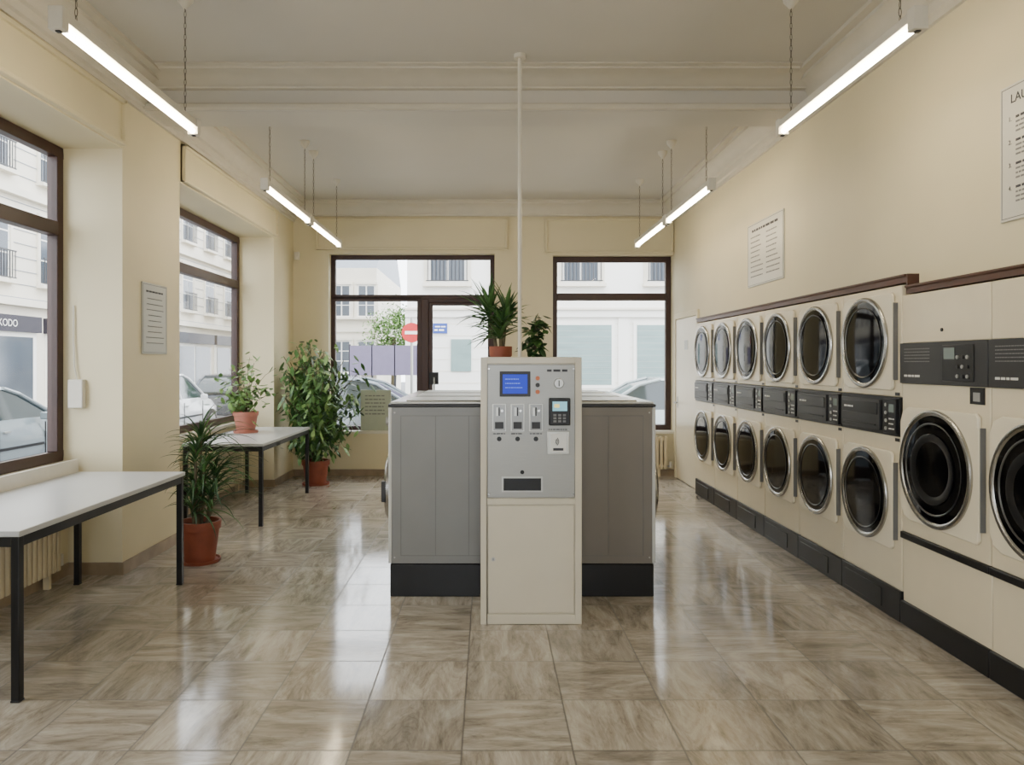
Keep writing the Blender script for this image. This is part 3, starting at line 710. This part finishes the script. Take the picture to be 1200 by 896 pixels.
MB().prism([(-8,13.6),(0.2,13.6),(-1.6,16.5),(-8,16.5)],'y',-32,36,ROOFZ).obj('roof',B)
w0=fwindow(B,(0,-9.8,4.3),R90,1.3,2.2)
for y in (-7,-4.2,-1.4,1.4,4.2,7,9.8,12.6,15.4,18.2,21):
    for z in (4.3,7.6,10.8):
        c=w0.copy(); COL.objects.link(c); c.location=(0,y,z)
for z in (7.6,10.8):
    c=w0.copy(); COL.objects.link(c); c.location=(0,-9.8,z)
for i,y in enumerate((-9.5,-4.5,0.5,5.5,10.5,15.5)):
    s=MB(); s.box(0,0.08,y-2.2,y+2.2,0.2,3.0,WHITEF).box(0.08,0.1,y-2.0,y-0.1,0.6,2.6,DWIN).box(0.08,0.1,y+0.1,y+2.0,0.3,2.6,DWIN).box(0,0.2,y-2.3,y+2.3,2.75,3.25,SHOP)
    so=s.obj('shopfront',B)
te=text(B,'KODO',0.30,0,0,0,WHITEF,name='shop_lettering'); te.rotation_euler[2]=R90; te.location=(0.215,-4.36,2.90)
B=empty('corner_building',(0,22,GZ),0,label='white rendered building with shuttered ground-floor windows',category='building')
f=MB(); f.box(-2.4,22,0,8,0,10,WHITEF).box(-2.45,22,-0.12,0,3.15,3.4,WHITEF).box(-2.45,22,-0.2,0,3.36,3.42,STONE).box(-2.45,22,-0.06,0,0,0.9,STONE).box(-2.45,22,-0.3,0,9.7,10,WHITEF)
for i in range(6): f.box(-2.42,22,-0.012,0.01,1.2+i*0.35,1.215+i*0.35,STONE)
for x in (-2.45,1.45,3.85,6.2): f.box(x,x+0.32,-0.05,0,0,3.15,WHITEF)
f.obj('facade',B)
for x0,x1 in ((2.05,3.65),(4.4,6.0),(6.8,8.4)):
    m=MB().box(x0-.1,x1+.1,-0.055,0,1.05,3.0,WHITEF).box(x0,x1,-0.065,-0.0,1.15,2.92,SHADE)
    for i in range(9): m.box(x0,x1,-0.07,-0.06,1.3+i*0.18,1.306+i*0.18,STEEL)
    m.obj('shutter_window',B)
MB().box(-1.1,-0.5,-0.05,0,1.55,2.5,SHADE).obj('shutter_window',B)
w1=fwindow(B,(2.75,0,4.15),0,1.15,2.1)
for x in (-1.2,0.75,5.3,7.8):
    c=w1.copy(); COL.objects.link(c); c.location=(x,0,4.15)
B=empty('apartment_building',(-6.6,36,GZ),0,label='distant cream apartment building',category='building')
MB().box(-3,1.2,0,10,0,6.4,STONE).box(-3,1.3,-0.1,0,3.3,3.5,STONE).obj('facade',B)
MB().prism([(0,6.4),(10,6.4),(8,8),(1.5,7.6)],'x',-3,1.2,ROOFZ).obj('roof',B)
w2=fwindow(B,(-0.5,0,4.0),0,0.9,1.6,False)
for p in ((0.7,0,4.0),(-0.5,0,1.3),(0.7,0,1.3),(-1.8,0,4.0)):
    c=w2.copy(); COL.objects.link(c); c.location=p
def tree(loc,H,R,lab,n=3200):
    e=empty('street_tree',loc,label=lab,category='tree')
    MB().tube([(0,0,0),(0.05,0,H*0.35),(0,0.05,H*0.65)],0.12,BARK,10).obj('trunk',e)
    fo=MB()
    cl=[(0,0,0.60,1.0),(0.6,0.1,0.5,.7),(-0.6,0,0.52,.7),(0.2,0.3,0.84,.6),(-0.35,-.2,0.74,.7),(0.5,.2,0.70,.6)]
    for i in range(n):
        cx,cy,cz,s=random.choice(cl)
        v=Vector((random.gauss(0,1),random.gauss(0,1),random.gauss(0,1)))*0.55
        leaf(fo,((cx+v.x*s*.7)*R,(cy+v.y*s*.7)*R,H*cz+v.z*H*0.17*s),random.uniform(0,6.28),random.uniform(-1,.8),0.14,0.08,LEAFT)
    fo.obj('foliage',e,normals=False)
tree((-4.1,32,GZ),4.5,1.2,'leafy green street tree')
tree((-3.7,40,GZ),5.4,1.3,'leafy green street tree')
e=empty('street_hoarding',(-2.55,18,GZ),label='purple-grey panels on posts along street',category='hoarding')
PUR=mat('purple_grey_panel',rgb(112,104,128),0.6,var=0.05)
for i in range(3):
    MB().box(-0.8+i*0.55,-0.8+i*0.55+0.52,-0.02,0.02,1.5,2.22,PUR).obj('panel',e)
for i in range(4): MB().cyl((-0.81+i*0.55,0.03,0),(-0.81+i*0.55,0.03,2.25),0.025,RAIL,10).obj('post',e)
RED=mat('traffic_red',rgb(190,40,44),0.4); BLUE=mat('street_blue',rgb(40,70,150),0.4)
e=empty('no_entry_sign',(-1.70,16.5,GZ),label='round red no-entry traffic sign on grey post',category='traffic sign')
MB().cyl((0,0.03,0),(0,0.03,2.8),0.03,STEEL,12).obj('post',e)
MB().cyl((0,-0.015,2.47),(0,0.0,2.47),0.22,RED,36).box(-0.15,0.15,-0.02,-0.012,2.435,2.505,WHITEF).obj('sign_disc',e)
e=empty('street_name_plate',(-1.45,21.99,2.42),label='small blue street name plate on white wall',category='street sign')
MB().box(-0.18,0.24,-0.04,0,0,0.3,BLUE).obj('plate',e)
q=MB(); dashes(q,-0.12,0.19,0.2,0.035,WHITEF,y=-0.043,seed=2); dashes(q,-0.14,0.2,0.1,0.05,WHITEF,y=-0.043,seed=3); q.obj('plate_print',e)
# cars
TYRE=mat('tyre_rubber',rgb(28,28,28),0.8); CGL=mat('car_glass',rgb(36,48,52),0.06,spec=0.7)
TAIL=mat('tail_lamp_red',rgb(170,30,28),0.3); HEADL=mat('head_lamp_clear',rgb(220,225,228),0.1,spec=0.8)
def car(loc,rot,colr,lab,cn,van=0.0):
    P=mat(cn,colr,0.25,0.2,coat=0.6,var=0.02)
    e=empty('car',loc,rot,label=lab,category='car')
    st=[(-2.1,.38,.66,.62),(-2.06,.27,.80,.76),(-1.9,.23,.89,.83),(-1.5,.22,.93,.87),(-0.6,.2,.94,.88),(0.4,.2,.94,.88),(1.1,.21,.92,.87),(1.6,.22,.85,.84),(1.9,.25,.75,.80),(2.05,.3,.66,.72),(2.12,.38,.56,.6)]
    vs=[];fs=[]
    for x,zb,zt,hw in st: vs+=[(x,-hw*.92,zb),(x,-hw,(zb+zt)/2-.05),(x,-hw*.985,(zb+zt)/2+.15),(x,-hw*.90,zt),(x,hw*.90,zt),(x,hw*.985,(zb+zt)/2+.15),(x,hw,(zb+zt)/2-.05),(x,hw*.92,zb)]
    for i in range(len(st)-1):
        for j in range(8): fs.append((i*8+j,i*8+(j+1)%8,(i+1)*8+(j+1)%8,(i+1)*8+j))
    fs+=[tuple(range(8)),tuple(range(len(vs)-8,len(vs)))]
    m=MB(); m.add(vs,fs,P)
    o=m.obj('car_body',e); 
    zl=.92; zh=1.42+van
    gs=[(-1.98,.74,zl,.74,zl+.02),(-1.72,.76,zl,.64,zh-.16),(-1.45,.77,zl,.61,zh-.03),(-0.6,.78,zl,.62,zh+.01),(0.1,.78,zl,.61,zh-.02),(0.5,.77,zl,.60,zh-.12),(1.3,.74,zl-.02,.73,zl+.0)]
    vs=[];fs=[]
    for x,hb,zb,ht,zt in gs: vs+=[(x,-hb,zb-.03),(x,-ht,zt),(x,ht,zt),(x,hb,zb-.03)]
    for i in range(len(gs)-1):
        for j in range(4): fs.append((i*4+j,i*4+(j+1)%4,(i+1)*4+(j+1)%4,(i+1)*4+j))
    fs+=[(0,1,2,3),tuple(range(len(vs)-4,len(vs)))]
    m=MB(); m.add(vs,fs,CGL); m.obj('car_window',e)
    m=MB(); rv=[];rf=[]
    for x,hb,zb,ht,zt in gs[2:5]: rv+=[(x,-ht-.02,zt-.01),(x,-ht+.03,zt+.035),(x,ht-.03,zt+.035),(x,ht+.02,zt-.01)]
    for i in range(2):
        for j in range(4): rf.append((i*4+j,i*4+(j+1)%4,(i+1)*4+(j+1)%4,(i+1)*4+j))
    rf+=[(0,1,2,3),(8,9,10,11)]
    m.add(rv,rf,P)
    for s in (-1,1):
        m.tube([(-1.98,s*.76,zl),(-1.70,s*.655,zh-.15),(-1.45,s*.62,zh-.02)],.05,P,8).tube([(1.28,s*.75,zl),(0.5,s*.61,zh-.11),(.1,s*.615,zh-.01)],.032,P,8).tube([(-.35,s*.79,zl),(-.38,s*.63,zh)],.03,P,8)
    m.obj('car_roof',e)
    tr=MB()
    for s in (-1,1):
        for x in (-1.05,-.38,.75): tr.box(x-.006,x+.006,*sorted((s*.868,s*.884)),.32,.86,BLACK)
        tr.box(-1.0,.7,*sorted((s*.87,s*.89)),.50,.54,BLACK)
        for x in (-.98,-.28): tr.box(x,x+.13,*sorted((s*.86,s*.895)),.76,.785,STEEL)
    tr.obj('door_trim',e)
    for s in (-1,1): MB().box(.62,.76,*sorted((s*.86,s*1.0)),.90,1.02,P).obj('side_mirror',e,bevel=0.02)
    for x in (-1.3,1.35):
        for s in (-1,1):
            MB().cyl((x,s*.66,.31),(x,s*.885,.31),.315,TYRE,28).cyl((x,s*.87,.31),(x,s*.895,.31),.20,STEEL,20).obj('wheel',e)
    for s in (-1,1):
        MB().box(-2.1,-1.95,*sorted((s*.5,s*.76)),.64,.82,TAIL).obj('tail_lamp',e,bevel=0.015)
        MB().box(1.92,2.09,*sorted((s*.45,s*.72)),.56,.68,HEADL).obj('head_lamp',e,bevel=0.02)
car((3.30,14.4,GZ),math.pi,rgb(150,160,160),'silver-green hatchback parked in the street','car_paint_silver',0.08)
car((-2.6,14.6,GZ),0.0,rgb(96,104,110),'grey hatchback parked in the street','car_paint_grey',0.08)
car((-4.2,20.0,GZ),1.4,rgb(200,200,200),'white car waiting in the street','car_paint_white',0.1)
car((-8.0,11.2,GZ),R90,rgb(120,130,134),'silver car parked along side street','car_paint_silver2')
car((-8.0,17.8,GZ),R90,rgb(205,206,206),'white car parked along side street','car_paint_white2',0.1)
car((-8.0,24,GZ),R90,rgb(70,74,82),'dark car parked along side street','car_paint_dark')

# ------------------------------------------------------------------ world, portals
wd=bpy.data.worlds.new('overcast_sky'); S.world=wd; wd.use_nodes=True
bg=wd.node_tree.nodes['Background']; bg.inputs['Color'].default_value=(0.90,0.95,1.0,1); bg.inputs['Strength'].default_value=8.2
def portal(loc,rot,sx,sy):
    l=bpy.data.lights.new('daylight_portal','AREA'); l.shape='RECTANGLE'; l.size=sx; l.size_y=sy
    try: l.cycles.is_portal=True
    except Exception: return
    o=bpy.data.objects.new('daylight_portal',l); COL.objects.link(o); o.location=loc; o.rotation_euler=rot
portal((-3.21,3.82,(SZ+HZ)/2),(0,-R90,0),HZ-SZ,3.24)
portal((-3.21,7.87,(SZ+HZ)/2),(0,-R90,0),HZ-SZ,2.84)
portal((-3.21,-0.5,(SZ+HZ)/2),(0,-R90,0),HZ-SZ,3.4)
portal((-1.05,10.46,1.5),(-R90,0,0),2.28,3.0)
portal((1.72,10.46,1.82),(-R90,0,0),1.66,2.42)
portal((0,-3.21,1.82),(R90,0,0),2.6,2.45)

# ------------------------------------------------------------------ camera
cam=bpy.data.cameras.new('camera'); co=bpy.data.objects.new('camera',cam); COL.objects.link(co)
co.location=(0,0,1.55); co.rotation_euler=(R90,0,0)
cam.sensor_width=36; cam.lens=870/1200*36; cam.shift_x=(600-572)/1200; cam.shift_y=-(448-425)/1200
cam.clip_start=0.05; cam.clip_end=300
S.camera=co
